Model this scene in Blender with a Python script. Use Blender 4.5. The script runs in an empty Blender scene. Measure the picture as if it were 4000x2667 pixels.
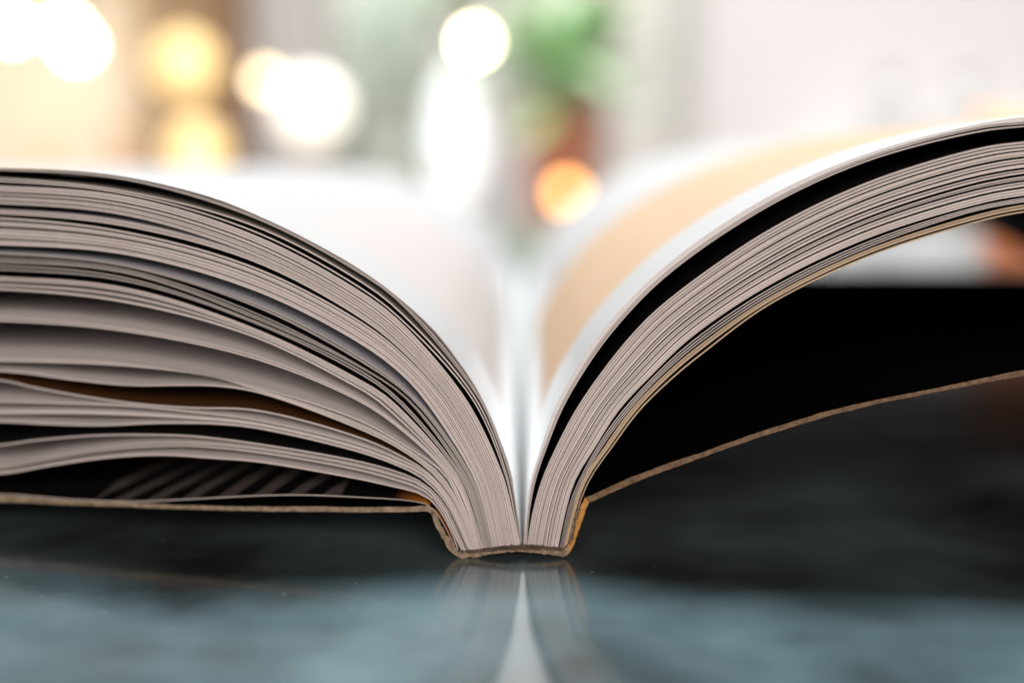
import bpy, math, random
from mathutils import Vector, Euler
import numpy as np

S = bpy.context.scene
COL = S.collection
R = math.radians
rng = random.Random(7)

# ------------------------------------------------------------------ camera
F = 4900.0                       # focal length in photo pixels (photo 4000 px wide)
D0 = 0.088                       # camera to the front edge of the book, metres
PITCH = math.atan((1333.5 - 655) / F)
YAW = math.atan(30 / F)
ROT = Euler((math.pi / 2 - PITCH, 0, YAW)).to_matrix()

def ray(px, py):
    return ROT @ Vector(((px - 2000) / F, -(py - 1333.5) / F, -1))

_d = ray(2030, 2180)
CAMZ = -_d.z * D0 / _d.y         # table top is z = 0
CAM = Vector((0, -D0, CAMZ))

def at(px, py, dist):            # point seen at a pixel, dist metres in front of the camera (along +Y)
    d = ray(px, py)
    return CAM + d * (dist / d.y)

def front(px, py):               # on the vertical plane of the book's lower edge
    # the left half lies turned a little away from the camera
    y = 0.0068 * max(0.0, (1800 - px) / 1800) ** 1.3 if px > -1500 else 0.0068 * (3300 / 1800) ** 1.3
    p = at(px, py, D0 + y)
    return p.x, y, p.z

cd = bpy.data.cameras.new('camera')
cam = bpy.data.objects.new('camera', cd)
COL.objects.link(cam)
cam.location = CAM
cam.rotation_euler = (math.pi / 2 - PITCH, 0, YAW)
cd.sensor_width = 36
cd.lens = 36 * F / 4000
cd.clip_start = 0.002
cd.clip_end = 50
cd.dof.use_dof = True
cd.dof.focus_distance = (at(2600, 1330, D0) - CAM).dot(ROT @ Vector((0, 0, -1)))
cd.dof.aperture_fstop = 10.2
cd.dof.aperture_blades = 0
S.camera = cam

# ------------------------------------------------------------------ light
W = bpy.data.worlds.new('World')
S.world = W
W.use_nodes = True
W.node_tree.nodes['Background'].inputs[0].default_value = (0.95, 0.93, 0.92, 1)
W.node_tree.nodes['Background'].inputs[1].default_value = 0.05

def area(name, loc, target, sx, sy, watts, col):
    l = bpy.data.lights.new(name, 'AREA')
    l.shape = 'RECTANGLE'
    l.size, l.size_y, l.energy, l.color = sx, sy, watts, col
    o = bpy.data.objects.new(name, l)
    COL.objects.link(o)
    o.location = loc
    o.rotation_euler = (Vector(target) - Vector(loc)).to_track_quat('-Z', 'Y').to_euler()
    return o

area('ceiling_light', (0.05, 0.66, 1.6), (0, 0.0, 0), 2.6, 0.5, 122, (0.86, 0.955, 1))
area('front_fill_light', (0.15, -1.25, 0.47), (0, 0, 0.02), 1.4, 0.5, 21, (1, 0.84, 0.76))  # added fill behind the camera, brightens the page edges
area('room_fill_light', (0.2, 1.7, 2.0), (0.1, 2.9, 0.0), 2.6, 0.8, 118, (1, 0.96, 0.93))  # added lamp out of view, brightens the blurred room

S.view_settings.view_transform = 'Standard'
S.view_settings.look = 'None'
S.view_settings.exposure = 0
S.view_settings.gamma = 1
S.cycles.use_denoising = True
S.cycles.denoiser = 'OPENIMAGEDENOISE'
S.cycles.max_bounces = 16
S.cycles.diffuse_bounces = 14
S.cycles.caustics_reflective = False
S.cycles.caustics_refractive = False
S.cycles.sample_clamp_indirect = 6

# ------------------------------------------------------------------ materials
def new_mat(name):
    m = bpy.data.materials.new(name)
    m.use_nodes = True
    nt = m.node_tree
    return m, nt, nt.nodes['Principled BSDF']

def N(nt, typ, **kw):
    n = nt.nodes.new(typ)
    for k, v in kw.items():
        setattr(n, k, v)
    return n

def mottled(name, c1, c2, scale=30, rough=0.6, detail=4, bump=0.0, spec=0.5, coord='Object', stretch=None, metallic=0):
    m, nt, b = new_mat(name)
    tc = N(nt, 'ShaderNodeTexCoord')
    no = N(nt, 'ShaderNodeTexNoise')
    no.inputs['Scale'].default_value = scale
    no.inputs['Detail'].default_value = detail
    src = tc.outputs[coord]
    if stretch:
        mp = N(nt, 'ShaderNodeMapping')
        mp.inputs['Scale'].default_value = stretch
        nt.links.new(src, mp.inputs[0])
        src = mp.outputs[0]
    nt.links.new(src, no.inputs['Vector'])
    cr = N(nt, 'ShaderNodeValToRGB')
    cr.color_ramp.elements[0].position = 0.3
    cr.color_ramp.elements[1].position = 0.7
    cr.color_ramp.elements[0].color = (*c1, 1)
    cr.color_ramp.elements[1].color = (*c2, 1)
    nt.links.new(no.outputs['Fac'], cr.inputs[0])
    nt.links.new(cr.outputs[0], b.inputs['Base Color'])
    b.inputs['Roughness'].default_value = rough
    b.inputs['Specular IOR Level'].default_value = spec
    b.inputs['Metallic'].default_value = metallic
    if bump:
        bp = N(nt, 'ShaderNodeBump')
        bp.inputs['Strength'].default_value = bump
        bp.inputs['Distance'].default_value = 0.0003
        nt.links.new(no.outputs['Fac'], bp.inputs['Height'])
        nt.links.new(bp.outputs[0], b.inputs['Normal'])
    return m

def glow(name, col, strength):
    m, nt, b = new_mat(name)
    b.inputs['Base Color'].default_value = (*col, 1)
    b.inputs['Emission Color'].default_value = (*col, 1)
    b.inputs['Emission Strength'].default_value = strength
    b.inputs['Roughness'].default_value = 0.4
    return m

def math_node(nt, op, a, b=None):
    n = N(nt, 'ShaderNodeMath', operation=op)
    for i, v in enumerate((a, b)):
        if v is None:
            continue
        if isinstance(v, (int, float)):
            n.inputs[i].default_value = v
        else:
            nt.links.new(v, n.inputs[i])
    return n.outputs[0]

def paper_shader(nt, b, colour, transl=0.22, rough=0.75):
    """colour: socket or tuple; thin paper lets a little light through"""
    out = nt.nodes['Material Output']
    tr = N(nt, 'ShaderNodeBsdfTranslucent')
    mx = N(nt, 'ShaderNodeMixShader')
    mx.inputs[0].default_value = transl
    if isinstance(colour, tuple):
        b.inputs['Base Color'].default_value = (*colour, 1)
        tr.inputs[0].default_value = (*colour, 1)
    else:
        nt.links.new(colour, b.inputs['Base Color'])
        nt.links.new(colour, tr.inputs[0])
    b.inputs['Roughness'].default_value = rough
    b.inputs['Specular IOR Level'].default_value = 0.12
    nt.links.new(b.outputs[0], mx.inputs[1])
    nt.links.new(tr.outputs[0], mx.inputs[2])
    nt.links.new(mx.outputs[0], out.inputs[0])

def paper(name, col, transl=0.22, rough=0.75):
    m, nt, b = new_mat(name)
    no = N(nt, 'ShaderNodeTexNoise')
    tc = N(nt, 'ShaderNodeTexCoord')
    nt.links.new(tc.outputs['Object'], no.inputs['Vector'])
    no.inputs['Scale'].default_value = 900
    mix = N(nt, 'ShaderNodeMix', data_type='RGBA')
    nt.links.new(no.outputs['Fac'], mix.inputs[0])
    mix.inputs[6].default_value = (*[c * 0.95 for c in col], 1)
    mix.inputs[7].default_value = (*[min(1, c * 1.04) for c in col], 1)
    paper_shader(nt, b, mix.outputs[2], transl, rough)
    return m

def edge_paper(name, col, vary=0.10):
    """cut edge of a leaf: fibrous, each leaf a little different, streaks along the cut"""
    m, nt, b = new_mat(name)
    tc = N(nt, 'ShaderNodeTexCoord')
    no = N(nt, 'ShaderNodeTexNoise')
    no.inputs['Scale'].default_value = 2600
    no.inputs['Detail'].default_value = 3
    nt.links.new(tc.outputs['Object'], no.inputs['Vector'])
    lo = N(nt, 'ShaderNodeTexNoise')
    lo.inputs['Scale'].default_value = 260
    nt.links.new(tc.outputs['Object'], lo.inputs['Vector'])
    oi = N(nt, 'ShaderNodeObjectInfo')
    f = math_node(nt, 'MULTIPLY_ADD', oi.outputs['Random'], vary * 2)
    f.node.inputs[2].default_value = 1 - vary
    g = math_node(nt, 'MULTIPLY_ADD', no.outputs['Fac'], 0.22)
    g.node.inputs[2].default_value = 0.89
    h = math_node(nt, 'MULTIPLY_ADD', lo.outputs['Fac'], 0.2)
    h.node.inputs[2].default_value = 0.90
    k = math_node(nt, 'MULTIPLY', math_node(nt, 'MULTIPLY', f, g), h)
    vm = N(nt, 'ShaderNodeVectorMath', operation='SCALE')
    vm.inputs[0].default_value = col
    nt.links.new(k, vm.inputs['Scale'])
    nt.links.new(vm.outputs[0], b.inputs['Base Color'])
    b.inputs['Roughness'].default_value = 0.9
    b.inputs['Specular IOR Level'].default_value = 0.1
    bp = N(nt, 'ShaderNodeBump')
    bp.inputs['Strength'].default_value = 0.5
    bp.inputs['Distance'].default_value = 0.00004
    nt.links.new(no.outputs['Fac'], bp.inputs['Height'])
    nt.links.new(bp.outputs[0], b.inputs['Normal'])
    return m

def box_mask(nt, u0, u1, v0, v1, soft=0.0008):
    uv = N(nt, 'ShaderNodeUVMap')
    sp = N(nt, 'ShaderNodeSeparateXYZ')
    nt.links.new(uv.outputs[0], sp.inputs[0])
    ms = []
    for s, a, b_ in ((sp.outputs[0], u0, u1), (sp.outputs[1], v0, v1)):
        for e, sgn in ((a, 1), (b_, -1)):
            mr = N(nt, 'ShaderNodeMapRange')
            mr.inputs[1].default_value = e - soft * sgn
            mr.inputs[2].default_value = e + soft * sgn
            nt.links.new(s, mr.inputs[0])
            ms.append(mr.outputs[0])
    r = ms[0]
    for x in ms[1:]:
        r = math_node(nt, 'MULTIPLY', r, x)
    return r, sp

def printed_page(name, base, dimmed, ink, u0, u1, v0, v1, transl=0.2, blotch=0.5):
    """white sheet dimmed to curb glare, kept white to lift the shaded gutter, and one printed panel"""
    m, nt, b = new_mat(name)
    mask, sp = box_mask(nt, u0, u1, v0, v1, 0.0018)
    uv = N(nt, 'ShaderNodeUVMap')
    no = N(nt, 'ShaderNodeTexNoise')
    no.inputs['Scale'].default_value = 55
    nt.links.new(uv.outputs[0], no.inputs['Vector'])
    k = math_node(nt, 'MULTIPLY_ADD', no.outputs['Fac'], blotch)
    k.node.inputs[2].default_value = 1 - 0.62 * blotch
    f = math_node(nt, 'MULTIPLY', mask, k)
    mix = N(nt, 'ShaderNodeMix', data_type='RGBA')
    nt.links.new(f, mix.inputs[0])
    gutter_lift = N(nt, 'ShaderNodeMapRange')  # colour whitens towards the gutter to offset its shade
    gutter_lift.inputs[1].default_value, gutter_lift.inputs[2].default_value = 0.003, 0.014
    nt.links.new(sp.outputs[0], gutter_lift.inputs[0])
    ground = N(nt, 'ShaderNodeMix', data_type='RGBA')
    nt.links.new(gutter_lift.outputs[0], ground.inputs[0])
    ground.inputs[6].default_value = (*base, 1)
    ground.inputs[7].default_value = (*dimmed, 1)
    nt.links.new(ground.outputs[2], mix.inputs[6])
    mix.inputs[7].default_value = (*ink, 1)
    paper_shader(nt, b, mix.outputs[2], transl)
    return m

def striped_page(name):
    """flat print: black sheet with white diagonal stripes and an orange strip along the fold"""
    m, nt, b = new_mat(name)
    uv = N(nt, 'ShaderNodeUVMap')
    sp = N(nt, 'ShaderNodeSeparateXYZ')
    nt.links.new(uv.outputs[0], sp.inputs[0])
    a = math_node(nt, 'MULTIPLY_ADD', sp.outputs[1], 0.23)
    nt.links.new(sp.outputs[0], a.node.inputs[2])
    no = N(nt, 'ShaderNodeTexNoise')
    no.inputs['Scale'].default_value = 90
    nt.links.new(uv.outputs[0], no.inputs['Vector'])
    wob = math_node(nt, 'MULTIPLY', no.outputs['Fac'], 0.0016)
    a2 = math_node(nt, 'ADD', a, wob)
    fr = math_node(nt, 'FRACT', math_node(nt, 'DIVIDE', a2, 0.0029))
    st = math_node(nt, 'LESS_THAN', fr, 0.46)
    # stripes occupy a panel of the sheet
    in1 = math_node(nt, 'GREATER_THAN', sp.outputs[0], 0.0105)
    in2 = math_node(nt, 'LESS_THAN', sp.outputs[0], 0.0300)
    st = math_node(nt, 'MULTIPLY', st, math_node(nt, 'MULTIPLY', in1, in2))
    mix = N(nt, 'ShaderNodeMix', data_type='RGBA')
    nt.links.new(st, mix.inputs[0])
    mix.inputs[6].default_value = (0.005, 0.005, 0.005, 1)
    mix.inputs[7].default_value = (0.10, 0.09, 0.083, 1)
    om = N(nt, 'ShaderNodeMapRange')
    om.inputs[1].default_value, om.inputs[2].default_value = 0.0072, 0.0042
    nt.links.new(math_node(nt, 'ADD', sp.outputs[0], wob), om.inputs[0])
    orange = om.outputs[0]
    mix2 = N(nt, 'ShaderNodeMix', data_type='RGBA')
    nt.links.new(orange, mix2.inputs[0])
    nt.links.new(mix.outputs[2], mix2.inputs[6])
    mix2.inputs[7].default_value = (0.85, 0.30, 0.03, 1)
    paper_shader(nt, b, mix2.outputs[2], 0.05, 0.6)
    return m

M = {}
M['white'] = paper('paper_white', (0.74, 0.715, 0.715), 0.14)
M['grey'] = paper('paper_grey', (0.50, 0.48, 0.44), 0.15)
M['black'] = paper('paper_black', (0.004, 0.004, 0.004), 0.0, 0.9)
M['brown'] = paper('paper_brown', (0.085, 0.035, 0.010), 0.03, 0.8)
M['blue'] = paper('paper_blue', (0.56, 0.58, 0.63), 0.12)
M['edge'] = edge_paper('paper_edge', (0.56, 0.51, 0.49))
M['edge_grey'] = edge_paper('paper_edge_grey', (0.38, 0.355, 0.335))
M['edge_tan'] = edge_paper('paper_edge_tan', (0.44, 0.34, 0.235))
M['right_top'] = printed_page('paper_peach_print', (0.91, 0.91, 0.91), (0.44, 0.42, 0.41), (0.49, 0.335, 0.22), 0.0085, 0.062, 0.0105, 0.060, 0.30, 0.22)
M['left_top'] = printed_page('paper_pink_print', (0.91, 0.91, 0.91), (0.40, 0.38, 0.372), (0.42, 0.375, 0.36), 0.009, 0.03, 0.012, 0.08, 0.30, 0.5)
M['striped'] = striped_page('paper_striped')

# ------------------------------------------------------------------ scene helpers
def mesh_obj(name, verts, faces, mats, parent=None, fmat=None, uvs=None, smooth=False):
    me = bpy.data.meshes.new(name)
    me.from_pydata([tuple(v) for v in verts], [], faces)
    for m in (mats if isinstance(mats, (list, tuple)) else [mats]):
        me.materials.append(m)
    if fmat is not None:
        me.polygons.foreach_set('material_index', fmat)
    if uvs is not None:
        l = me.uv_layers.new(name='UVMap')
        for lp in me.loops:
            l.data[lp.index].uv = uvs[lp.vertex_index]
    if smooth:
        me.polygons.foreach_set('use_smooth', [True] * len(me.polygons))
    me.update()
    o = bpy.data.objects.new(name, me)
    COL.objects.link(o)
    if parent is not None:
        o.parent = parent
    return o

def thing(name, label, cat, loc=(0, 0, 0), group=None):
    o = bpy.data.objects.new(name, None)
    COL.objects.link(o)
    o.location = loc
    o.empty_display_size = 0.02
    o['label'], o['category'] = label, cat
    if group:
        o['group'] = group
    return o

def smoothpath(pts, n_dense=14):
    """centripetal Catmull-Rom through the points, returned dense"""
    P = np.array(pts, float)
    P = np.vstack([2 * P[0] - P[1], P, 2 * P[-1] - P[-2]])
    out = []
    for i in range(1, len(P) - 2):
        p0, p1, p2, p3 = P[i - 1:i + 3]
        t0 = 0
        t1 = t0 + max(1e-6, np.linalg.norm(p1 - p0)) ** 0.5
        t2 = t1 + max(1e-6, np.linalg.norm(p2 - p1)) ** 0.5
        t3 = t2 + max(1e-6, np.linalg.norm(p3 - p2)) ** 0.5
        for t in np.linspace(t1, t2, n_dense, endpoint=False):
            A1 = (t1 - t) / (t1 - t0) * p0 + (t - t0) / (t1 - t0) * p1
            A2 = (t2 - t) / (t2 - t1) * p1 + (t - t1) / (t2 - t1) * p2
            A3 = (t3 - t) / (t3 - t2) * p2 + (t - t2) / (t3 - t2) * p3
            B1 = (t2 - t) / (t2 - t0) * A1 + (t - t0) / (t2 - t0) * A2
            B2 = (t3 - t) / (t3 - t1) * A2 + (t - t1) / (t3 - t1) * A3
            out.append((t2 - t) / (t2 - t1) * B1 + (t - t1) / (t2 - t1) * B2)
    out.append(P[-2])
    return np.array(out)

def resample(D, params):
    s = np.concatenate([[0], np.cumsum(np.linalg.norm(np.diff(D, axis=0), axis=1))])
    s /= s[-1]
    return np.stack([np.interp(params, s, D[:, 0]), np.interp(params, s, D[:, 1])], 1)

PAR = np.concatenate([np.linspace(0, 0.48, 60, endpoint=False), np.linspace(0.48, 1, 18)])

# ------------------------------------------------------------------ the open book
BOOK_L = 0.156
book = thing('book', 'thick open paperback with fanned white pages lying face up on the dark glossy table', 'book')

# px profile beyond the picture's left and right borders (towards the fore-edges)
L_EXT_X = [-900, -1800, -2600, -3400, -4100, -4700, -5100]
L_EXT_T = [650, 654, 720, 900, 1200, 1550, 1820]
L_EXT_B = [1945, 1975, 2030, 2085, 2120, 2140, 2150]
R_EXT_X = [4500, 5000, 5500, 6100, 6800, 7500, 8100]
R_EXT_T = [405, 388, 410, 540, 850, 1230, 1560]
R_EXT_B = [778, 752, 780, 930, 1240, 1590, 1860]

def left_edge(pts):
    y0 = pts[-1][1]
    f = (y0 - 656) / (1932 - 656)
    return smoothpath(list(pts) + [(x, t + f * (b - t)) for x, t, b in zip(L_EXT_X, L_EXT_T, L_EXT_B)])

def right_edge(pts):
    y0 = pts[-1][1]
    f = (y0 - 458) / (831 - 458)
    return smoothpath(list(pts) + [(x, t + f * (b - t)) for x, t, b in zip(R_EXT_X, R_EXT_T, R_EXT_B)])

def page(top, bot, yoff, mat_top, mat_bot, mat_edge, label=None, length=BOOK_L):
    """one leaf: closed thin solid between two px profiles, drawn back along the book"""
    n = len(top)
    T = [front(*p) for p in top]
    B = [front(*p) for p in bot]
    arc = [0]
    for i in range(1, n):
        arc.append(arc[-1] + math.hypot(T[i][0] - T[i - 1][0], T[i][2] - T[i - 1][2]))
    v, uv, f, fm = [], [], [], []
    for (pts, far) in ((T, 0), (B, 0), (T, 1), (B, 1)):
        for i, (x, y, z) in enumerate(pts):
            y = length if far else y + yoff
            v.append((x, y, z))
            uv.append((arc[i], y))
    a, b, c, d = 0, n, 2 * n, 3 * n
    for i in range(n - 1):
        j = i + 1
        f += [(a + i, a + j, c + j, c + i), (b + j, b + i, d + i, d + j), (a + j, a + i, b + i, b + j), (c + i, c + j, d + j, d + i)]
        fm += [1, 2, 0, 0]
    f += [(a, c, d, b), (a + n - 1, b + n - 1, d + n - 1, c + n - 1)]
    fm += [0, 0]
    # the cut faces get corners of their own so the broad faces shade true
    own, f2 = {}, []
    for q, mi in zip(f, fm):
        if mi == 0:
            g = []
            for k in q:
                if k not in own:
                    own[k] = len(v)
                    v.append(v[k])
                    uv.append(uv[k])
                g.append(own[k])
            f2.append(tuple(g))
        else:
            f2.append(q)
    f = f2
    o = mesh_obj('page', v, f, [mat_edge, mat_top, mat_bot], book, fm, uv)
    # smooth shading on the broad faces only
    o.data.polygons.foreach_set('use_smooth', [k in (1, 2) for k in fm])
    o.data.update()
    if label:
        o['label'] = label
    return o

def group(top_pts, bot_pts, n, side, tmax=7.0, gap=1.0, edge='edge', top='white', bot='white', inner=None, wild=0.6, label=None):
    """n leaves between two measured profiles; spare room becomes thin uneven gaps"""
    E = left_edge if side == 'L' else right_edge
    T = resample(E(top_pts), PAR)
    B = resample(E(bot_pts), PAR)
    th = np.linalg.norm(B - T, axis=1)
    leaf_t = np.minimum(tmax, 0.93 * th / n)
    free = th - n * leaf_t
    # gap weights change slowly along the leaf
    k = max(1, n - 1)
    w0 = np.array([rng.random() ** 5 + 0.012 for _ in range(k)])
    w1 = np.array([rng.random() ** 5 + 0.012 for _ in range(k)])
    mixp = np.clip(PAR / 0.42, 0, 1)
    wt = (1 - mixp)[:, None] * w0 + mixp[:, None] * w1
    wt /= wt.sum(1, keepdims=True)
    pos = np.zeros(len(PAR))
    dirv = (B - T) / np.maximum(th, 1e-6)[:, None]
    for i in range(n):
        a = T + dirv * pos[:, None]
        b = a + dirv * leaf_t[:, None]
        mt = M[top] if i == 0 else M[inner or 'white']
        mb = M[bot] if i == n - 1 else M[inner or 'white']
        page(a, b, rng.random() ** 2 * 0.00022, mt, mb, M[edge], label)
        if n > 1:
            pos = pos + leaf_t + free * (wt[:, i] if i < k else 0)

def block(top_pts, bot_pts, lines, side, edge='edge', unit=8.5, top='black', bot='black', base=0.3):
    """a pressed block: lines = (place, width) of the dark slits between its leaves, as fractions of its thickness"""
    E = left_edge if side == 'L' else right_edge
    T = resample(E(top_pts), PAR)
    B = resample(E(bot_pts), PAR)
    th = float(np.linalg.norm(B - T, axis=1)[30])
    sc = base + (1 - base) * np.clip((PAR - 0.10) / 0.22, 0, 1)
    lines = [(c, w * 1.45) for c, w in lines]
    wob = [0.006 * math.sin(3 + 7.1 * i) for i in range(len(lines))]
    lo = [np.zeros(len(PAR))]
    hi = []
    for (c, w), q in zip(lines, wob):
        cc = c + q * np.sin(PAR * 22 + 5 * q * 300)
        hi.append(cc - 0.5 * w * sc)
        lo.append(cc + 0.5 * w * sc)
    hi.append(np.ones(len(PAR)))
    for i, (a, b) in enumerate(zip(lo, hi)):
        n = max(1, round(th * float((b - a)[30]) / unit))
        big_t = i > 0 and lines[i - 1][1] > 0.009  # leaf faces at wide slits painted black for the shade inside
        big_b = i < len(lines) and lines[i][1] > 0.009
        for k in range(n):
            f0 = a + (b - a) * (k + 0.03) / n
            f1 = a + (b - a) * (k + 0.97) / n
            P0 = T * (1 - f0)[:, None] + B * f0[:, None]
            P1 = T * (1 - f1)[:, None] + B * f1[:, None]
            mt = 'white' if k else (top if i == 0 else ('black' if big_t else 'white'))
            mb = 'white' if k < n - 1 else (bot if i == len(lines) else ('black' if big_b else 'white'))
            page(P0, P1, rng.random() ** 2 * 0.00016, M[mt], M[mb], M[edge])

def single(pts, side, t=5.5, **kw):
    E = left_edge if side == 'L' else right_edge
    T = resample(E(pts), PAR)
    tg = np.gradient(T, axis=0)
    tg /= np.linalg.norm(tg, axis=1)[:, None]
    nrm = np.stack([-tg[:, 1], tg[:, 0]], 1)
    if side == 'L':
        nrm = -nrm
    tt = t * np.clip(0.45 + PAR * 6, 0, 1)
    B = T + nrm * tt[:, None]
    page(T, B, kw.get('yoff', rng.random() * 0.0001), M[kw.get('top', 'white')], M[kw.get('bot', 'white')], M[kw.get('edge', 'edge')], kw.get('label'))

# --- left half, from the topmost leaf down
A_TOP = [(2036, 2127), (2027, 2040), (2014, 1960), (1998, 1850), (1959, 1732), (1914, 1621), (1859, 1511), (1787, 1405), (1704, 1298), (1570, 1173), (1400, 1048), (1168, 918), (1000, 839), (848, 778), (670, 728), (491, 691), (312, 669), (0, 656)]
A_BOT = [(2033, 2127), (2009, 1960), (1986, 1850), (1946, 1732), (1871, 1560), (1560, 1183), (1400, 1066), (1000, 856), (500, 707), (0, 667)]
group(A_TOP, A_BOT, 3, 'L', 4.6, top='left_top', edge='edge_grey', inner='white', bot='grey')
single([(2032, 2127), (2004, 1960), (1980, 1850), (1862, 1560), (1560, 1213), (1400, 1092), (1000, 883), (500, 748), (0, 695)], 'L', 5, top='grey', bot='brown')
single([(2031, 2127), (2002, 1960), (1975, 1850), (1850, 1560), (1560, 1237), (1400, 1116), (1000, 904), (500, 756), (0, 705)], 'L', 5.5, top='black', bot='black')
B1_TOP = [(2029, 2127), (1994, 1960), (1963, 1850), (1822, 1560), (1560, 1253), (1400, 1133), (1000, 921), (500, 769), (0, 726)]
B1_BOT = [(1976, 2130), (1943, 1960), (1912, 1850), (1757, 1560), (1560, 1338), (1400, 1213), (1000, 1002), (500, 845), (0, 797)]
block(B1_TOP, B1_BOT, [(0.10, 0.012), (0.21, 0.02), (0.36, 0.07), (0.56, 0.065), (0.69, 0.01), (0.82, 0.045), (0.92, 0.01)], 'L')
B2_TOP = [(1975, 2130), (1942, 1960), (1911, 1850), (1755, 1560), (1560, 1341), (1400, 1216), (1000, 1005), (500, 866), (0, 819)]
B2_BOT = [(1963, 2131), (1930, 1960), (1898, 1850), (1739, 1560), (1560, 1362), (1400, 1238), (1000, 1026), (500, 887), (0, 836)]
group(B2_TOP, B2_BOT, 3, 'L', 6.2, bot='black', top='blue')
C_TOP = [(1962, 2131), (1929, 1960), (1896, 1850), (1736, 1560), (1560, 1369), (1400, 1249), (1000, 1045), (500, 906), (0, 850)]
C_BOT = [(1925, 2136), (1884, 1960), (1843, 1850), (1656, 1560), (1560, 1456), (1400, 1339), (1000, 1138), (500, 997), (0, 957)]
block(C_TOP, C_BOT, [(0.11, 0.06), (0.24, 0.012), (0.35, 0.07), (0.50, 0.014), (0.64, 0.025), (0.72, 0.008), (0.79, 0.045), (0.90, 0.014)], 'L', bot='white')
D1_TOP = [(1923, 2136), (1882, 1960), (1839, 1850), (1628, 1560), (1400, 1388), (1000, 1184), (500, 1037), (0, 986)]
D1_BOT = [(1912, 2138), (1868, 1960), (1822, 1850), (1609, 1560), (1400, 1409), (1000, 1201), (500, 1045), (0, 995)]
group(D1_TOP, D1_BOT, 2, 'L', 6.5, edge='edge_grey', top='blue', bot='black')
D2_TOP = [(1911, 2138), (1867, 1960), (1820, 1850), (1598, 1560), (1400, 1424), (1000, 1222), (500, 1053), (0, 1006)]
D2_BOT = [(1900, 2140), (1853, 1960), (1803, 1850), (1586, 1560), (1400, 1434), (1000, 1247), (500, 1071), (0, 1026)]
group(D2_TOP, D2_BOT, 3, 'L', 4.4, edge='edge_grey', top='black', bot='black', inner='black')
D3_TOP = [(1899, 2140), (1852, 1960), (1802, 1850), (1562, 1560), (1400, 1441), (1000, 1255), (500, 1086), (0, 1036)]
D3_BOT = [(1890, 2142), (1838, 1960), (1787, 1850), (1541, 1560), (1400, 1460), (1000, 1267), (500, 1103), (0, 1056)]
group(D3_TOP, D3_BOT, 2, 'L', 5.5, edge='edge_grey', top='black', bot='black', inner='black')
D4_TOP = [(1889, 2142), (1833, 1960), (1783, 1850), (1522, 1560), (1400, 1482), (1000, 1287), (500, 1127), (0, 1082)]
D4_MID = [(1882, 2142), (1827, 1960), (1774, 1850), (1500, 1560), (1400, 1497), (1000, 1300), (500, 1142), (0, 1097)]
group(D4_TOP, D4_MID, 2, 'L', 6.6, top='black')
D5_TOP = [(1881, 2142), (1826, 1960), (1773, 1850), (1498, 1560), (1400, 1499), (1000, 1303), (500, 1158), (0, 1111)]
single(D5_TOP, 'L', 5.5)
D5_BOT = [(1876, 2143), (1822, 1960), (1766, 1850), (1476, 1560), (1400, 1512), (1000, 1315), (500, 1179), (0, 1127)]
single(D5_BOT, 'L', 6)
E_TOP = [(1874, 2143), (1819, 1960), (1760, 1850), (1560, 1660), (1400, 1553), (1000, 1388), (500, 1283), (0, 1237)]
E_BOT = [(1866, 2144), (1800, 1960), (1742, 1850), (1560, 1676), (1400, 1568), (1000, 1405), (500, 1298), (0, 1256)]
group(E_TOP, E_BOT, 2, 'L', 6.4)
F_TOP = [(1865, 2144), (1798, 1960), (1738, 1850), (1560, 1725), (1400, 1638), (1000, 1511), (500, 1421), (0, 1395)]
F_BOT = [(1854, 2146), (1778, 1960), (1696, 1850), (1560, 1746), (1400, 1667), (1000, 1524), (832, 1474), (500, 1432), (0, 1413)]
group(F_TOP, F_BOT, 3, 'L', 6.2)
single([(1853, 2146), (1776, 1960), (1694, 1850), (1560, 1749), (1400, 1670), (1000, 1527), (832, 1503), (689, 1501), (500, 1501), (287, 1480), (0, 1446)], 'L', 5.5, bot='brown')
single([(1852, 2146), (1769, 1960), (1679, 1850), (1560, 1775), (1400, 1705), (1000, 1600), (746, 1590), (574, 1578), (459, 1565), (287, 1539), (115, 1507), (0, 1482)], 'L', 6, top='brown')
G2_TOP = [(1848, 2147), (1763, 1960), (1670, 1850), (1560, 1793), (1400, 1733), (1000, 1638), (746, 1607), (517, 1584), (344, 1576), (0, 1567)]
G2_BOT = [(1832, 2148), (1743, 1960), (1652, 1860), (1560, 1816), (1400, 1757), (1000, 1663), (746, 1638), (344, 1619), (0, 1618)]
group(G2_TOP, G2_BOT, 3, 'L', 6.2)
single([(1831, 2148), (1741, 1960), (1650, 1866), (1560, 1819), (1400, 1761), (1000, 1668), (861, 1653), (746, 1649), (574, 1650), (459, 1656), (344, 1658), (172, 1652), (0, 1644)], 'L', 6, bot='black')
single([(1824, 2149), (1731, 1960), (1645, 1880), (1560, 1843), (1400, 1799), (1000, 1730), (746, 1700), (574, 1695), (459, 1695), (344, 1699), (230, 1708), (115, 1719), (0, 1735)], 'L', 5.5, top='black')
H_TOP = [(1818, 2149), (1722, 1960), (1640, 1888), (1560, 1860), (1400, 1817), (1000, 1749), (746, 1728), (574, 1731), (459, 1741), (344, 1757), (172, 1787), (0, 1818)]
H_MID = [(1803, 2150), (1704, 1960), (1640, 1910), (1560, 1882), (1400, 1838), (1000, 1768), (746, 1744), (574, 1747), (459, 1756), (344, 1770), (172, 1800), (0, 1829)]
H_BOT = [(1785, 2150), (1760, 2080), (1732, 2025), (1699, 1975), (1665, 1945), (1621, 1925), (1511, 1898), (1400, 1873), (1000, 1804), (832, 1791), (660, 1779), (517, 1781), (344, 1797), (172, 1823), (0, 1851)]
group(H_TOP, H_MID, 2, 'L', 6)
single([(x + 4, y - 6) for x, y in H_BOT], 'L', 6, bot='black')
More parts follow.
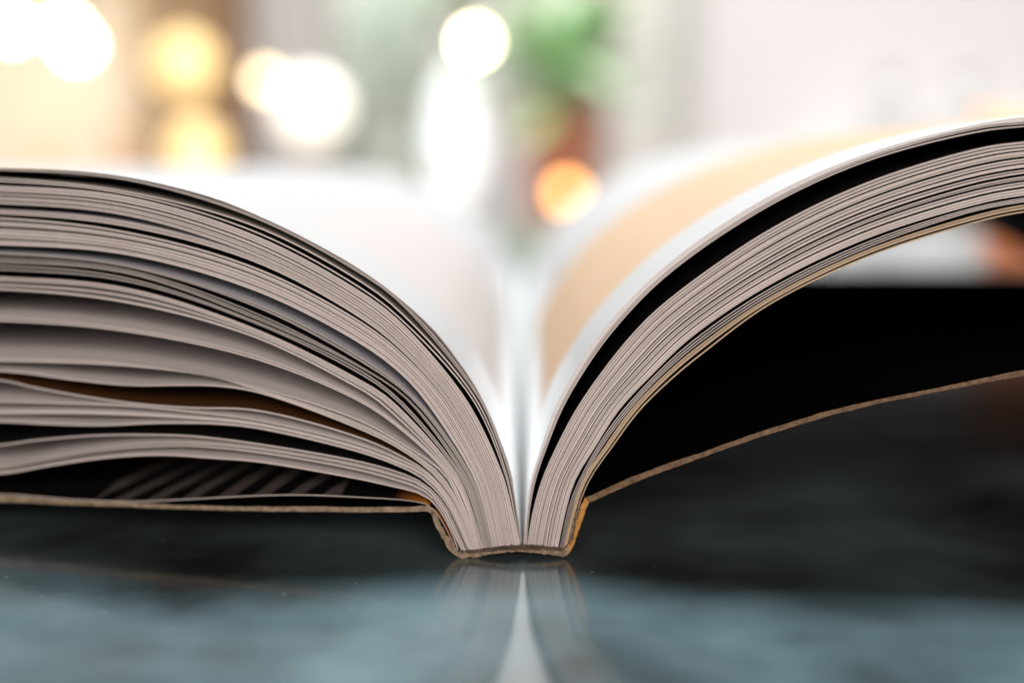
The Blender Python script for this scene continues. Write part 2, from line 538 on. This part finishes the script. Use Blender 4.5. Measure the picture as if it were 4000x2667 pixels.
END = [(1783, 2150), (1755, 2085), (1727, 2033), (1697, 1990), (1668, 1967), (1600, 1953), (1400, 1939), (1180, 1930), (1000, 1933), (861, 1940), (689, 1949), (517, 1956), (287, 1948), (0, 1928)]
single(END, 'L', 4.5, top='striped', bot='black', edge='edge_grey', label='black endpaper with white diagonal stripes and an orange strip at the fold')

# --- right half, from the topmost leaf down
P_TOP = [(2047, 2126), (2055, 2020), (2073, 1880), (2117, 1740), (2164, 1600), (2239, 1460), (2346, 1300), (2600, 1038), (3000, 769), (3400, 596), (3840, 481), (4000, 458)]
P1_TOP = [(2052, 2126), (2061, 2020), (2083, 1880), (2130, 1740), (2186, 1600), (2263, 1460), (2374, 1300), (2600, 1069), (3000, 796), (3400, 613), (3840, 496), (4000, 480)]
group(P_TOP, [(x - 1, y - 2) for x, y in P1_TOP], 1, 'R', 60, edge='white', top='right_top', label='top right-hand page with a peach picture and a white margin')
P1_BOT = [(2058, 2126), (2066, 2020), (2091, 1880), (2139, 1740), (2196, 1600), (2276, 1460), (2390, 1300), (2600, 1082), (3000, 809), (3400, 627), (3840, 514), (4000, 496)]
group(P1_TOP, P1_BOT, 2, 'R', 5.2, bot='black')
Q_TOP = [(2060, 2126), (2076, 2020), (2114, 1880), (2175, 1740), (2249, 1600), (2344, 1460), (2473, 1300), (2600, 1178), (3000, 899), (3400, 707), (3840, 575), (4000, 553)]
Q_BOT = [(2180, 2136), (2204, 2020), (2245, 1880), (2328, 1740), (2419, 1600), (2550, 1460), (2700, 1318), (3000, 1117), (3400, 927), (3840, 793), (4000, 764)]
def blend(a, b, f):
    """profile a fraction f of the way from edge a to edge b (same stations)"""
    A = resample(smoothpath(a), np.linspace(0, 1, 14)); B = resample(smoothpath(b), np.linspace(0, 1, 14))
    return [tuple(p) for p in (A * (1 - f) + B * f)]
block(Q_TOP, Q_BOT, [(0.049, 0.010), (0.114, 0.014), (0.171, 0.018), (0.252, 0.006), (0.30, 0.028), (0.358, 0.008), (0.423, 0.018), (0.504, 0.028), (0.561, 0.009), (0.626, 0.034), (0.683, 0.011), (0.732, 0.027), (0.789, 0.009), (0.854, 0.026), (0.919, 0.006), (0.967, 0.006)], 'R', base=0.5)
S_BOT = [(2200, 2138), (2227, 2020), (2270, 1880), (2357, 1740), (2456, 1600), (2592, 1456), (2720, 1348), (3000, 1156), (3400, 962), (3840, 816), (4000, 788)]
for f in (0.34, 0.64, 0.93):
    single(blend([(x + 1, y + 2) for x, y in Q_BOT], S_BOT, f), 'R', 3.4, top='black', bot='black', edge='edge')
R_TOP = [(2202, 2138), (2229, 2020), (2273, 1880), (2364, 1740), (2464, 1600), (2602, 1458), (2730, 1350), (3000, 1164), (3400, 971), (3840, 833), (4000, 800)]
R_BOT = [(2214, 2139), (2242, 2020), (2290, 1880), (2385, 1740), (2488, 1600), (2624, 1462), (2745, 1362), (3000, 1183), (3400, 989), (3840, 851), (4000, 818)]
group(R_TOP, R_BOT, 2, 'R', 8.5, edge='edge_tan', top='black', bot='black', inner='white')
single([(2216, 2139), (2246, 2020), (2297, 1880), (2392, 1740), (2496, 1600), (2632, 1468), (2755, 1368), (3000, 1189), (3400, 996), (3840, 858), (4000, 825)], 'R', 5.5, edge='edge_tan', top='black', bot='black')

# --- cover: card with a torn, fibrous cut edge
def cover_edge_mat(name, c1, c2):
    m = mottled(name, c1, c2, 2400, 0.95, 8, 0.25, 0.1)
    return m
M['card'] = cover_edge_mat('card_edge', (0.15, 0.115, 0.08), (0.34, 0.27, 0.19))
M['card_brown'] = cover_edge_mat('card_edge_brown', (0.10, 0.066, 0.04), (0.22, 0.15, 0.095))
M['card_orange'] = cover_edge_mat('card_edge_orange', (0.36, 0.18, 0.05), (0.56, 0.29, 0.09))
M['cover_out'] = mottled('cover_outside', (0.040, 0.028, 0.018), (0.075, 0.052, 0.034), 40, 0.5, 3, 0, 0.35)
M['cover_in'] = mottled('cover_inside', (0.003, 0.003, 0.003), (0.005, 0.005, 0.005), 60, 0.9, 3, 0, 0.0)
M['glue'] = mottled('spine_glue', (0.03, 0.022, 0.015), (0.10, 0.075, 0.05), 900, 0.6, 5, 0.6, 0.3)

def strip(name, inner, outer, n, mats, yseg=1, lift=None, rag=1.2, label=None):
    """swept solid between an inner and an outer px profile; mats = edge, inner, outer"""
    t = np.linspace(0, 1, n)
    I = resample(smoothpath(inner), t)
    O = resample(smoothpath(outer), t)
    r = np.random.RandomState(len(inner) * 13 + n)
    def noise(amp):
        a = r.normal(0, 1, n)
        b = np.convolve(r.normal(0, 1, n + 8), np.ones(9) / 3, 'valid')[:n]
        c = np.convolve(r.normal(0, 1, n + 40), np.ones(41) / 6.4, 'valid')[:n]
        return amp * (0.25 * a + 0.55 * b + 0.75 * c)
    ji, jo = noise(rag), noise(rag)
    nrm = (I - O) / np.maximum(1e-6, np.linalg.norm(I - O, axis=1))[:, None]
    Ie, Oe = I + nrm * ji[:, None], O + nrm * jo[:, None]
    yo = np.abs(np.convolve(r.normal(0, 1, n + 20), np.ones(21) / 4.6, 'valid')[:n]) * 0.00004
    ys = [0.0, 0.0012] + list(np.linspace(0, 1, yseg + 1)[1:] ** 1.6 * BOOK_L)
    v, f, fm = [], [], []
    for k, y in enumerate(ys):
        a, b = (Ie, Oe) if k == 0 else (I, O)
        for src in (a, b):
            for i in range(n):
                p = src[i]
                if lift is not None:
                    p = lift(p, y)
                x, yf, z = front(*p)
                v.append((x, yf + yo[i] if k == 0 else (yf + y if k == 1 else max(y, yf + 0.002)), z))
    m = 2 * n
    for k in range(len(ys) - 1):
        for i in range(n - 1):
            a = k * m + i
            f.append((a, a + 1, a + 1 + m, a + m)); fm.append(1)
            b = a + n
            f.append((b + 1, b, b + m, b + 1 + m)); fm.append(2)
        for e in (0, n - 1):
            f.append((k * m + e, k * m + n + e, (k + 1) * m + n + e, (k + 1) * m + e)); fm.append(0)
    for kk in (0, len(ys) - 1):
        for i in range(n - 1):
            a = kk * m + i
            f.append((a, a + n, a + n + 1, a + 1)); fm.append(0)
    o = mesh_obj(name, v, f, mats, book, fm)
    if label:
        o['label'] = label
    return o

CL_IN = [(1700, 1990), (1672, 1975), (1600, 1977), (1400, 1980), (1200, 1977), (1000, 1978), (746, 1972), (488, 1961), (287, 1953), (0, 1933), (-900, 1947), (-2000, 1977), (-3200, 2032), (-4200, 2090), (-5200, 2138)]
CL_OUT = [(1684, 2006), (1668, 1998), (1600, 1999), (1400, 2000), (1200, 1997), (1000, 1995), (746, 1989), (488, 1978), (287, 1972), (0, 1961), (-900, 1970), (-2000, 1998), (-3200, 2052), (-4200, 2110), (-5200, 2158)]
strip('cover', CL_IN, CL_OUT, 900, [M['card'], M['cover_in'], M['cover_out']], label='card cover under the left-hand pages')
SP_IN = [(1703, 1994), (1713, 2030), (1740, 2080), (1770, 2124), (1792, 2150), (1858, 2155), (1935, 2149), (2012, 2144), (2114, 2146), (2190, 2151), (2214, 2136), (2240, 2070), (2262, 1990), (2287, 1944)]
SP_OUT = [(1685, 2008), (1694, 2036), (1726, 2098), (1762, 2152), (1793, 2176), (1858, 2174), (1935, 2162), (2012, 2155), (2088, 2156), (2165, 2167), (2204, 2173), (2228, 2154), (2257, 2087), (2280, 2012), (2300, 1962)]
nseg = 0.62
spine = strip('spine', SP_IN, SP_OUT, 420, [M['card'], M['glue'], M['cover_out'], M['card_orange']], rag=1.8)
for pg in spine.data.polygons:
    if pg.material_index == 0 and pg.center.x > front(2222, 2140)[0]:
        pg.material_index = 3
CR_IN = [(2288, 1942), (2420, 1885), (2551, 1833), (2720, 1773), (2891, 1714), (3060, 1658), (3231, 1607), (3400, 1566), (3571, 1531), (4000, 1446), (4600, 1360), (5300, 1340), (6200, 1440), (7200, 1640), (8200, 1900)]
CR_OUT = [(2300, 1962), (2430, 1906), (2558, 1853), (2727, 1792), (2897, 1732), (3065, 1676), (3235, 1625), (3403, 1584), (3574, 1549), (4003, 1466), (4600, 1380), (5300, 1360), (6200, 1460), (7200, 1660), (8200, 1920)]
def lift_right(p, y):
    x, Y = p
    k = min(1, max(0, (x - 2290) / 1500))
    rest = 1945 - 190 * (k * k * (3 - 2 * k))
    return (x, rest + (Y - rest) * math.exp(-(y / 0.06) ** 1.3))
strip('cover', CR_IN, CR_OUT, 700, [M['card_brown'], M['cover_in'], M['cover_out']], 16, lift_right, 1.3, label='card cover lifted at its corner under the right-hand pages')

def glue_strip():
    I = [(1787, 2149), (1858, 2149), (1935, 2138), (2012, 2128), (2114, 2130), (2190, 2138), (2214, 2128), (2240, 2060), (2258, 1985)]
    O = [(1790, 2158), (1858, 2160), (1935, 2152), (2012, 2147), (2114, 2149), (2190, 2153), (2222, 2138), (2247, 2064), (2266, 1985)]
    strip('glue_layer', I, O, 300, [M['glue'], M['glue'], M['glue']], rag=2.2)
glue_strip()

# ------------------------------------------------------------------ table
def box(name, lo, hi, mat, parent=None, bev=0.0):
    x0, y0, z0 = lo
    x1, y1, z1 = hi
    v = [(x0, y0, z0), (x1, y0, z0), (x1, y1, z0), (x0, y1, z0), (x0, y0, z1), (x1, y0, z1), (x1, y1, z1), (x0, y1, z1)]
    f = [(0, 3, 2, 1), (4, 5, 6, 7), (0, 1, 5, 4), (1, 2, 6, 5), (2, 3, 7, 6), (3, 0, 4, 7)]
    o = mesh_obj(name, v, f, mat, parent)
    if bev:
        md = o.modifiers.new('bevel', 'BEVEL')
        md.width = bev
        md.segments = 2
    return o

def lathe(name, prof, mat, parent=None, n=40, cap=True):
    """prof: (radius, z) from bottom to top"""
    v, f = [], []
    for r, z in prof:
        for i in range(n):
            a = 2 * math.pi * i / n
            v.append((r * math.cos(a), r * math.sin(a), z))
    for k in range(len(prof) - 1):
        for i in range(n):
            j = (i + 1) % n
            f.append((k * n + i, k * n + j, (k + 1) * n + j, (k + 1) * n + i))
    if cap:
        f.append(tuple(range(n - 1, -1, -1)))
        f.append(tuple((len(prof) - 1) * n + i for i in range(n)))
    return mesh_obj(name, v, f, mat, parent, smooth=True)

def globe(name, r, mat, parent=None, z=0.0, sq=1.0, n=28, open_top=0.0):
    k = 18
    prof = [(max(1e-4, r * math.sin(math.pi * i / k)), z - sq * r * math.cos(math.pi * i / k)) for i in range(k + 1)]
    return lathe(name, prof, mat, parent, n)

def table_mat():
    m, nt, b = new_mat('dark_stone_table')
    tc = N(nt, 'ShaderNodeTexCoord')
    n1 = N(nt, 'ShaderNodeTexNoise'); n1.inputs['Scale'].default_value = 60; n1.inputs['Detail'].default_value = 6
    n2 = N(nt, 'ShaderNodeTexNoise'); n2.inputs['Scale'].default_value = 900; n2.inputs['Detail'].default_value = 4
    for n in (n1, n2):
        nt.links.new(tc.outputs['Object'], n.inputs['Vector'])
    cr = N(nt, 'ShaderNodeValToRGB')
    cr.color_ramp.elements[0].position, cr.color_ramp.elements[1].position = 0.32, 0.68
    cr.color_ramp.elements[0].color = (0.016, 0.019, 0.019, 1)
    cr.color_ramp.elements[1].color = (0.082, 0.122, 0.134, 1)
    nt.links.new(n1.outputs['Fac'], cr.inputs[0])
    n3 = N(nt, 'ShaderNodeTexNoise'); n3.inputs['Scale'].default_value = 1500; n3.inputs['Detail'].default_value = 1
    nt.links.new(tc.outputs['Object'], n3.inputs['Vector'])
    dm = N(nt, 'ShaderNodeMapRange')
    dm.inputs[1].default_value, dm.inputs[2].default_value = 0.77, 0.82
    dm.inputs[4].default_value = 0.6
    nt.links.new(n3.outputs['Fac'], dm.inputs[0])
    dust = N(nt, 'ShaderNodeMix', data_type='RGBA')
    nt.links.new(dm.outputs[0], dust.inputs[0])
    nt.links.new(cr.outputs[0], dust.inputs[6])
    dust.inputs[7].default_value = (0.32, 0.33, 0.32, 1)
    nt.links.new(dust.outputs[2], b.inputs['Base Color'])
    mr = N(nt, 'ShaderNodeMapRange')
    mr.inputs[3].default_value, mr.inputs[4].default_value = 0.09, 0.20
    nt.links.new(n1.outputs['Fac'], mr.inputs[0])
    nt.links.new(mr.outputs[0], b.inputs['Roughness'])
    b.inputs['IOR'].default_value = 1.95
    bp = N(nt, 'ShaderNodeBump')
    bp.inputs['Strength'].default_value = 0.12
    bp.inputs['Distance'].default_value = 0.00005
    nt.links.new(n2.outputs['Fac'], bp.inputs['Height'])
    nt.links.new(bp.outputs[0], b.inputs['Normal'])
    return m
M['table'] = table_mat()
M['dark_metal'] = mottled('dark_metal', (0.02, 0.02, 0.02), (0.04, 0.04, 0.04), 40, 0.4, metallic=0.6)
FLOOR = -0.75
tab = thing('table', 'dark glossy stone-topped table that the open book lies on', 'table', (0, 0.05, FLOOR))
o = box('table_top', (-0.7, -0.45, 0.72), (0.7, 0.50, 0.75), M['table'], tab, 0.003)
for x in (-0.62, 0.62):
    for y in (-0.38, 0.42):
        box('leg', (x - 0.025, y - 0.025, 0), (x + 0.025, y + 0.025, 0.719), M['dark_metal'], tab)

# ------------------------------------------------------------------ the room behind, far out of focus
def structure(o):
    o['kind'] = 'structure'
    return o
M['wall'] = mottled('painted_wall', (0.78, 0.77, 0.785), (0.84, 0.83, 0.845), 3, 0.8)
M['wall_white'] = mottled('white_wall', (0.60, 0.555, 0.545), (0.64, 0.59, 0.58), 3, 0.8)
M['cream'] = mottled('cream_panel', (0.80, 0.68, 0.52), (0.86, 0.76, 0.62), 5, 0.8)
M['floor'] = mottled('floor_boards', (0.30, 0.24, 0.19), (0.42, 0.34, 0.27), 6, 0.5)
M['wood'] = mottled('brown_wood', (0.10, 0.05, 0.022), (0.18, 0.095, 0.045), 14, 0.55, stretch=(6, 6, 0.7))
M['wood_mid'] = mottled('mid_wood', (0.22, 0.14, 0.075), (0.32, 0.21, 0.12), 14, 0.55, stretch=(6, 6, 0.7))
M['wood_pale'] = mottled('pale_wood', (0.42, 0.29, 0.18), (0.55, 0.40, 0.26), 14, 0.55, stretch=(6, 6, 0.7))
M['mint'] = mottled('mint_cloth', (0.74, 0.82, 0.77), (0.82, 0.88, 0.84), 12, 0.9)
M['canister'] = mottled('grey_green_tin', (0.28, 0.29, 0.25), (0.36, 0.37, 0.33), 12, 0.5)
M['canister_pale'] = mottled('beige_paint', (0.58, 0.53, 0.44), (0.64, 0.59, 0.50), 10, 0.6)
M['amber'] = glow('amber_added_glow', (0.80, 0.24, 0.08), 0.55)  # emission added to brighten the unlit cup
M['terracotta'] = mottled('terracotta', (0.50, 0.20, 0.13), (0.64, 0.30, 0.21), 24, 0.85)
M['leaf'] = mottled('leaf_green', (0.22, 0.46, 0.17), (0.40, 0.64, 0.30), 30, 0.5)
M['leaf_pale'] = mottled('leaf_pale', (0.36, 0.52, 0.30), (0.52, 0.68, 0.44), 30, 0.5)
M['soil'] = mottled('soil', (0.03, 0.02, 0.012), (0.07, 0.045, 0.03), 90, 0.95)
M['white_paint'] = mottled('white_paint', (0.76, 0.75, 0.73), (0.82, 0.81, 0.79), 8, 0.45)
M['grey_trim'] = mottled('grey_trim', (0.42, 0.40, 0.38), (0.48, 0.46, 0.44), 8, 0.5)
M['pale_glass'] = mottled('pale_glazed', (0.42, 0.41, 0.40), (0.50, 0.485, 0.475), 14, 0.3)
M['peach'] = mottled('peach_glaze', (0.72, 0.36, 0.20), (0.82, 0.50, 0.32), 14, 0.4)
M['brass'] = mottled('brass', (0.45, 0.30, 0.10), (0.6, 0.42, 0.16), 30, 0.35, metallic=0.9)
M['bulb'] = glow('bulb_warm', (1.0, 0.86, 0.58), 26)
M['bulb_cream'] = glow('bulb_cream', (1.0, 0.80, 0.50), 9)
M['bulb_orange'] = glow('bulb_orange', (1.0, 0.46, 0.14), 8.5)
M['lantern'] = glow('lantern_yellow', (1.0, 0.72, 0.33), 0.62)
M['globe'] = glow('globe_glass', (1.0, 0.93, 0.82), 1.15)
M['lamp_white'] = glow('lamp_white', (0.94, 0.98, 1.0), 0.7)

structure(box('floor', (-3, -2.0, FLOOR - 0.05), (3, 3.8, FLOOR), M['floor']))
structure(box('back_wall', (-3, 3.35, FLOOR), (3, 3.45, 1.9), M['wall']))
DW = 1.95
xw = at(2720, 655, DW).x
part = thing('partition_wall', 'plain white partition wall with a grey end post on the right', 'wall', (xw, DW - D0, FLOOR))
box('wall_panel', (0, 0, 0), (2.2, 0.10, 2.6), M['wall_white'], part)
box('end_post', (-0.028, -0.012, 0), (-0.002, 0.112, 2.6), M['grey_trim'], part)

k = 2.35 / F                       # metres per photo pixel at the sideboard
SB = at(2030, 985, 2.35)
SBZ = SB.z
sb = thing('sideboard', 'long low white sideboard carrying the lamps and the potted plant', 'sideboard', (0, 2.35 - D0, FLOOR))
h = SBZ - FLOOR
box('top', (-1.1, -0.18, h - 0.025), (0.30, 0.20, h), M['white_paint'], sb, 0.003)
box('carcass', (-1.08, -0.155, 0.08), (0.28, 0.19, h - 0.026), M['white_paint'], sb)
for i in range(4):
    x0 = -1.07 + i * 0.337
    d = box('door', (x0, -0.172, 0.10), (x0 + 0.327, -0.156, h - 0.04), M['white_paint'], sb, 0.002)
    box('handle', (x0 + 0.29, -0.185, h * 0.62), (x0 + 0.30, -0.1721, h * 0.62 + 0.10), M['brass'], d)
for x in (-1.03, 0.23):
    for y in (-0.12, 0.15):
        box('leg', (x - 0.02, y - 0.02, 0), (x + 0.02, y + 0.02, 0.079), M['wood'], sb)

# potted plant on the sideboard
p = at(2195, 985, 2.30)
pl = thing('potted_plant', 'bushy green plant in a terracotta pot on the sideboard', 'plant', (p.x, p.y, SBZ + 0.0005))
ph = 0.262
lathe('pot', [(0.050, 0), (0.055, 0.004), (0.074, ph - 0.04), (0.080, ph - 0.038), (0.082, ph), (0.074, ph), (0.071, ph - 0.02)], M['terracotta'], pl)
lathe('soil', [(0.068, ph - 0.03), (0.068, ph - 0.018)], M['soil'], pl)
def leafmesh(parent, base, az, el, length, width, mat):
    v, f = [], []
    n = 6
    dx = Vector((math.cos(az) * math.cos(el), math.sin(az) * math.cos(el), math.sin(el)))
    side = Vector((-math.sin(az), math.cos(az), 0))
    up = dx.cross(side) * -1
    for i in range(n + 1):
        t = i / n
        c = Vector(base) + dx * length * t + Vector((0, 0, -1)) * length * 0.36 * t * t
        w = width * math.sin(math.pi * min(1, 0.12 + 0.86 * t)) ** 0.8
        v += [c - side * w + up * w * 0.25, c, c + side * w + up * w * 0.25]
    for i in range(n):
        a = 3 * i
        f += [(a, a + 1, a + 4, a + 3), (a + 1, a + 2, a + 5, a + 4)]
    return mesh_obj('leaf', v, f, mat, parent, smooth=True)
for i in range(70):
    az = rng.uniform(0, 2 * math.pi)
    el = rng.uniform(0.0, 1.35)
    leafmesh(pl, (0.02 * math.cos(az), 0.02 * math.sin(az), ph - 0.02 + rng.uniform(0, 0.14)), az, el, rng.uniform(0.11, 0.25), rng.uniform(0.018, 0.034), M['leaf'] if rng.random() < 0.75 else M['leaf_pale'])

# hanging bulbs
def pendant(px, py, dist, r, mat, label):
    c = at(px, py, dist)
    t = thing('hanging_bulb', label, 'light bulb', c, 'bare bulbs hanging behind the book')
    globe('glass_bulb', r, M[mat], t)
    lathe('socket', [(r * 0.42, r * 0.92), (r * 0.45, r * 1.0), (r * 0.42, r * 1.9)], M['brass'], t, 16)
    lathe('cord', [(0.0022, r * 1.9), (0.0022, 1.9 - c.z)], M['dark_metal'], t, 8)
pendant(45, 110, 2.45, 0.019, 'bulb', 'bright hanging bulb at the far left border of the picture')
pendant(255, 120, 2.40, 0.021, 'bulb', 'bright hanging bulb right beside the lower one, above the cream bookcase')
pendant(300, 178, 2.44, 0.021, 'bulb', 'lower bright hanging bulb of the touching pair, left of the wooden posts')
pendant(1035, 315, 2.45, 0.016, 'bulb_cream', 'dim cream hanging bulb just right of the wooden bookcase')
pendant(1855, 163, 2.45, 0.018, 'bulb', 'bright hanging bulb over the white lamp beside the plant')

def paper_lantern(px, py, dist, r, label, zs=1.0):
    c = at(px, py, dist)
    t = thing('paper_lantern', label, 'lantern', c)
    globe('lamp_shade', r, M['lantern'], t, sq=zs)
    for s in (-1, 1):
        lathe('ring', [(r * 0.24, s * r * zs * 0.98 - 0.003), (r * 0.24, s * r * zs * 0.98 + 0.003)], M['brass'], t, 20)
    return t, c
t, c = paper_lantern(722, 262, 2.42, 0.056, 'round glowing yellow lantern hanging between the wooden posts', 1.05)
lathe('cord', [(0.002, 0.05), (0.002, 1.9 - c.z)], M['dark_metal'], t, 8)

def table_lamp(name, px, py, dist, r, mat, label, zs=1.0, cat='lamp'):
    c = at(px, py, dist)
    t = thing(name, label, cat, (c.x, c.y, SBZ + 0.0005))
    hz = c.z - SBZ
    lathe('base', [(0.042, 0), (0.042, 0.008), (0.012, 0.016), (0.008, 0.03)], M['brass'], t, 28)
    lathe('stem', [(0.006, 0.0301), (0.006, max(0.032, hz - r * zs * 0.99))], M['brass'], t, 12)
    globe('lamp_shade', r, M[mat], t, hz, zs)
    return t
table_lamp('table_lamp', 765, 610, 2.35, 0.050, 'lantern', 'small yellow globe lamp standing below the hanging lantern', 1.2)
table_lamp('table_lamp', 1215, 420, 2.35, 0.062, 'globe', 'big cream globe lamp on the sideboard beside the dim bulb', 0.95)
table_lamp('table_lamp', 1780, 550, 2.28, 0.047, 'lamp_white', 'tall white oval lamp standing left of the terracotta pot', 2.6)
c = at(2215, 755, 2.12)
t = thing('candle_lamp', 'small orange lamp glowing in front of the terracotta pot', 'lamp', (c.x, c.y + 0.0, SBZ + 0.0005))
hz = c.z - SBZ
lathe('base', [(0.03, 0), (0.03, 0.006), (0.008, 0.012), (0.006, 0.02)], M['brass'], t, 24)
lathe('stem', [(0.005, 0.0201), (0.005, hz - 0.017)], M['brass'], t, 12)
globe('glass_bulb', 0.0165, M['bulb_orange'], t, hz)

# grey-green tin
c = at(1530, 460, 2.36)
t = thing('canister', 'grey-green tin canister standing between the globe lamp and the white lamp', 'canister', (c.x, c.y, SBZ + 0.0005))
hz = c.z - SBZ
lathe('body', [(0.036, 0), (0.038, 0.004), (0.038, hz - 0.03), (0.036, hz - 0.028)], M['canister'], t)
lathe('lid', [(0.040, hz - 0.0279), (0.040, hz - 0.004), (0.036, hz)], M['canister'], t)

# mint curtain and a pale plant hanging in front of it
cx0, cx1 = at(1330, 0, 3.2).x, at(1690, 0, 3.2).x
v, f = [], []
nn = 60
for i in range(nn + 1):
    x = cx0 + (cx1 - cx0) * i / nn
    y = 3.15 - D0 + 0.02 * math.sin(i * 1.05) + 0.006 * math.sin(i * 2.7)
    for z in (FLOOR + 0.03, 1.75):
        v.append((x, y, z)); 
for i in range(nn):
    f.append((2 * i, 2 * i + 2, 2 * i + 3, 2 * i + 1))
cur = mesh_obj('curtain', v, f, M['mint'], smooth=True)
md = cur.modifiers.new('thick', 'SOLIDIFY'); md.thickness = 0.002
cur['label'], cur['category'] = 'pale mint curtain hanging in folds behind the grey-green canister', 'curtain'
c = at(1800, -420, 2.85)
hp = thing('hanging_plant', 'pale green trailing plant hanging above the white lamp', 'plant', c)
lathe('basket', [(0.05, -0.03), (0.09, 0.0), (0.10, 0.07)], M['wood_pale'], hp)
lathe('cord', [(0.002, 0.0701), (0.002, 1.9 - c.z)], M['dark_metal'], hp, 8)
for i in range(22):
    az = rng.uniform(0, 2 * math.pi)
    rr = rng.uniform(0.05, 0.22)
    leafmesh(hp, (rr * math.cos(az), rr * math.sin(az) * 0.4, rng.uniform(-0.24, 0.05)), az, rng.uniform(-0.9, 0.2), rng.uniform(0.08, 0.14), rng.uniform(0.018, 0.03), M['leaf_pale'])

# wooden bookcase on the left
yb = 2.62 - D0
xa, xb_, xc = at(-400, 0, 2.62).x, at(530, 0, 2.62).x, at(915, 0, 2.62).x
bc = thing('bookcase', 'open wooden bookcase with a cream back and brown posts on the left', 'bookcase', (xb_, yb, FLOOR))
box('post', (-0.011, -0.02, 0), (0.011, 0.02, 2.4), M['wood_pale'], bc)
box('post', (xc - xb_ - 0.026, -0.03, 0), (xc - xb_ + 0.026, 0.03, 2.4), M['wood'], bc)
box('post', (xa - xb_ - 0.02, -0.02, 0), (xa - xb_ + 0.02, 0.02, 2.4), M['wood'], bc)
box('back_panel', (xa - xb_ + 0.021, 0.12, 0.02), (-0.012, 0.135, 2.4), M['cream'], bc)
box('back_panel', (0.012, 0.05, 0.02), (xc - xb_ - 0.027, 0.065, 2.4), M['wood_mid'], bc)
for z in (at(0, 900, 2.62).z, at(0, -420, 2.62).z):
    box('shelf', (xa - xb_ + 0.021, -0.018, z - FLOOR), (-0.0115, 0.119, z - FLOOR + 0.018), M['wood_pale'], bc)
    box('shelf', (0.0115, -0.018, z - FLOOR), (xc - xb_ - 0.0265, 0.049, z - FLOOR + 0.018), M['wood'], bc)
zs = at(0, 900, 2.62).z + 0.0185
def vase(px, w, hgt, mat, label):
    c = at(px, 600, 2.66)
    lab = thing('vase', label, 'vase', (c.x, c.y, zs), 'vases on the bookcase shelf')
    lathe('body', [(w * 0.6, 0), (w, hgt * 0.35), (w * 0.9, hgt * 0.6), (w * 0.45, hgt * 0.85)], M[mat], lab)
    lathe('neck', [(w * 0.45, hgt * 0.8501), (w * 0.5, hgt), (w * 0.4, hgt)], M[mat], lab)
vase(195, 0.026, 0.17, 'peach', 'peach vase on the bookcase shelf under the bright bulbs')
vase(460, 0.022, 0.20, 'peach', 'peach vase against the slim wooden post')
vase(330, 0.024, 0.12, 'white_paint', 'small white vase between the two peach vases')

# pale door behind, and a shelf with two pale bottles on the white wall
x0, x1 = at(2385, 0, 3.2).x, at(2720, 0, 3.2).x
dr = thing('door', 'plain off-white door standing beside the white partition wall', 'door', (x0, 3.2 - D0, FLOOR))
box('door_leaf', (0, 0, 0.01), (x1 - x0 + 0.25, 0.04, 2.1), M['white_paint'], dr)
box('frame', (-0.05, -0.01, 0), (-0.001, 0.06, 2.15), M['canister_pale'], dr)
DS = 1.80
zsh = at(3600, 700, DS).z
xs0, xs1 = at(3250, 700, DS).x, at(4300, 700, DS).x
sh = thing('wall_shelf', 'white shelf fixed to the white wall behind the right-hand pages', 'shelf', (xs0, DS - D0, zsh - 0.018))
box('board', (0, -0.06, 0), (xs1 - xs0, DW - DS - 0.0005, 0.018), M['white_paint'], sh)
for x in (0.05, xs1 - xs0 - 0.05):
    box('bracket', (x - 0.008, 0.02, -0.06), (x + 0.008, DW - DS - 0.0005, -0.0005), M['white_paint'], sh)
for px, lab in ((3480, 'pale grey bottle on the white wall shelf, nearer the spine'), (3785, 'pale grey bottle on the white wall shelf, nearer the right border')):
    c = at(px, 300, DS)
    t = thing('bottle', lab, 'bottle', (c.x, c.y, zsh + 0.0005), 'pale bottles on the wall shelf')
    hz = c.z - zsh
    lathe('body', [(0.026, 0), (0.030, 0.005), (0.031, hz * 0.55), (0.024, hz * 0.74), (0.013, hz * 0.86)], M['pale_glass'], t)
    lathe('neck', [(0.013, hz * 0.8601), (0.013, hz * 0.98), (0.016, hz), (0.012, hz)], M['pale_glass'], t)

# made-up candle cup on the table beyond the book, its glow added
c = at(4050, 920, 0.40)
t = thing('added_candle_cup', 'made-up amber glass candle cup with an added glow on the table behind the right-hand pages', 'candle', (c.x, c.y, 0.0003))
lathe('glass', [(0.014, 0), (0.017, 0.003), (0.020, 0.045), (0.0185, 0.045), (0.015, 0.006), (0.001, 0.005)], M['amber'], t)
lathe('wax', [(0.0148, 0.0065), (0.0165, 0.028), (0.0005, 0.0275)], M['white_paint'], t)
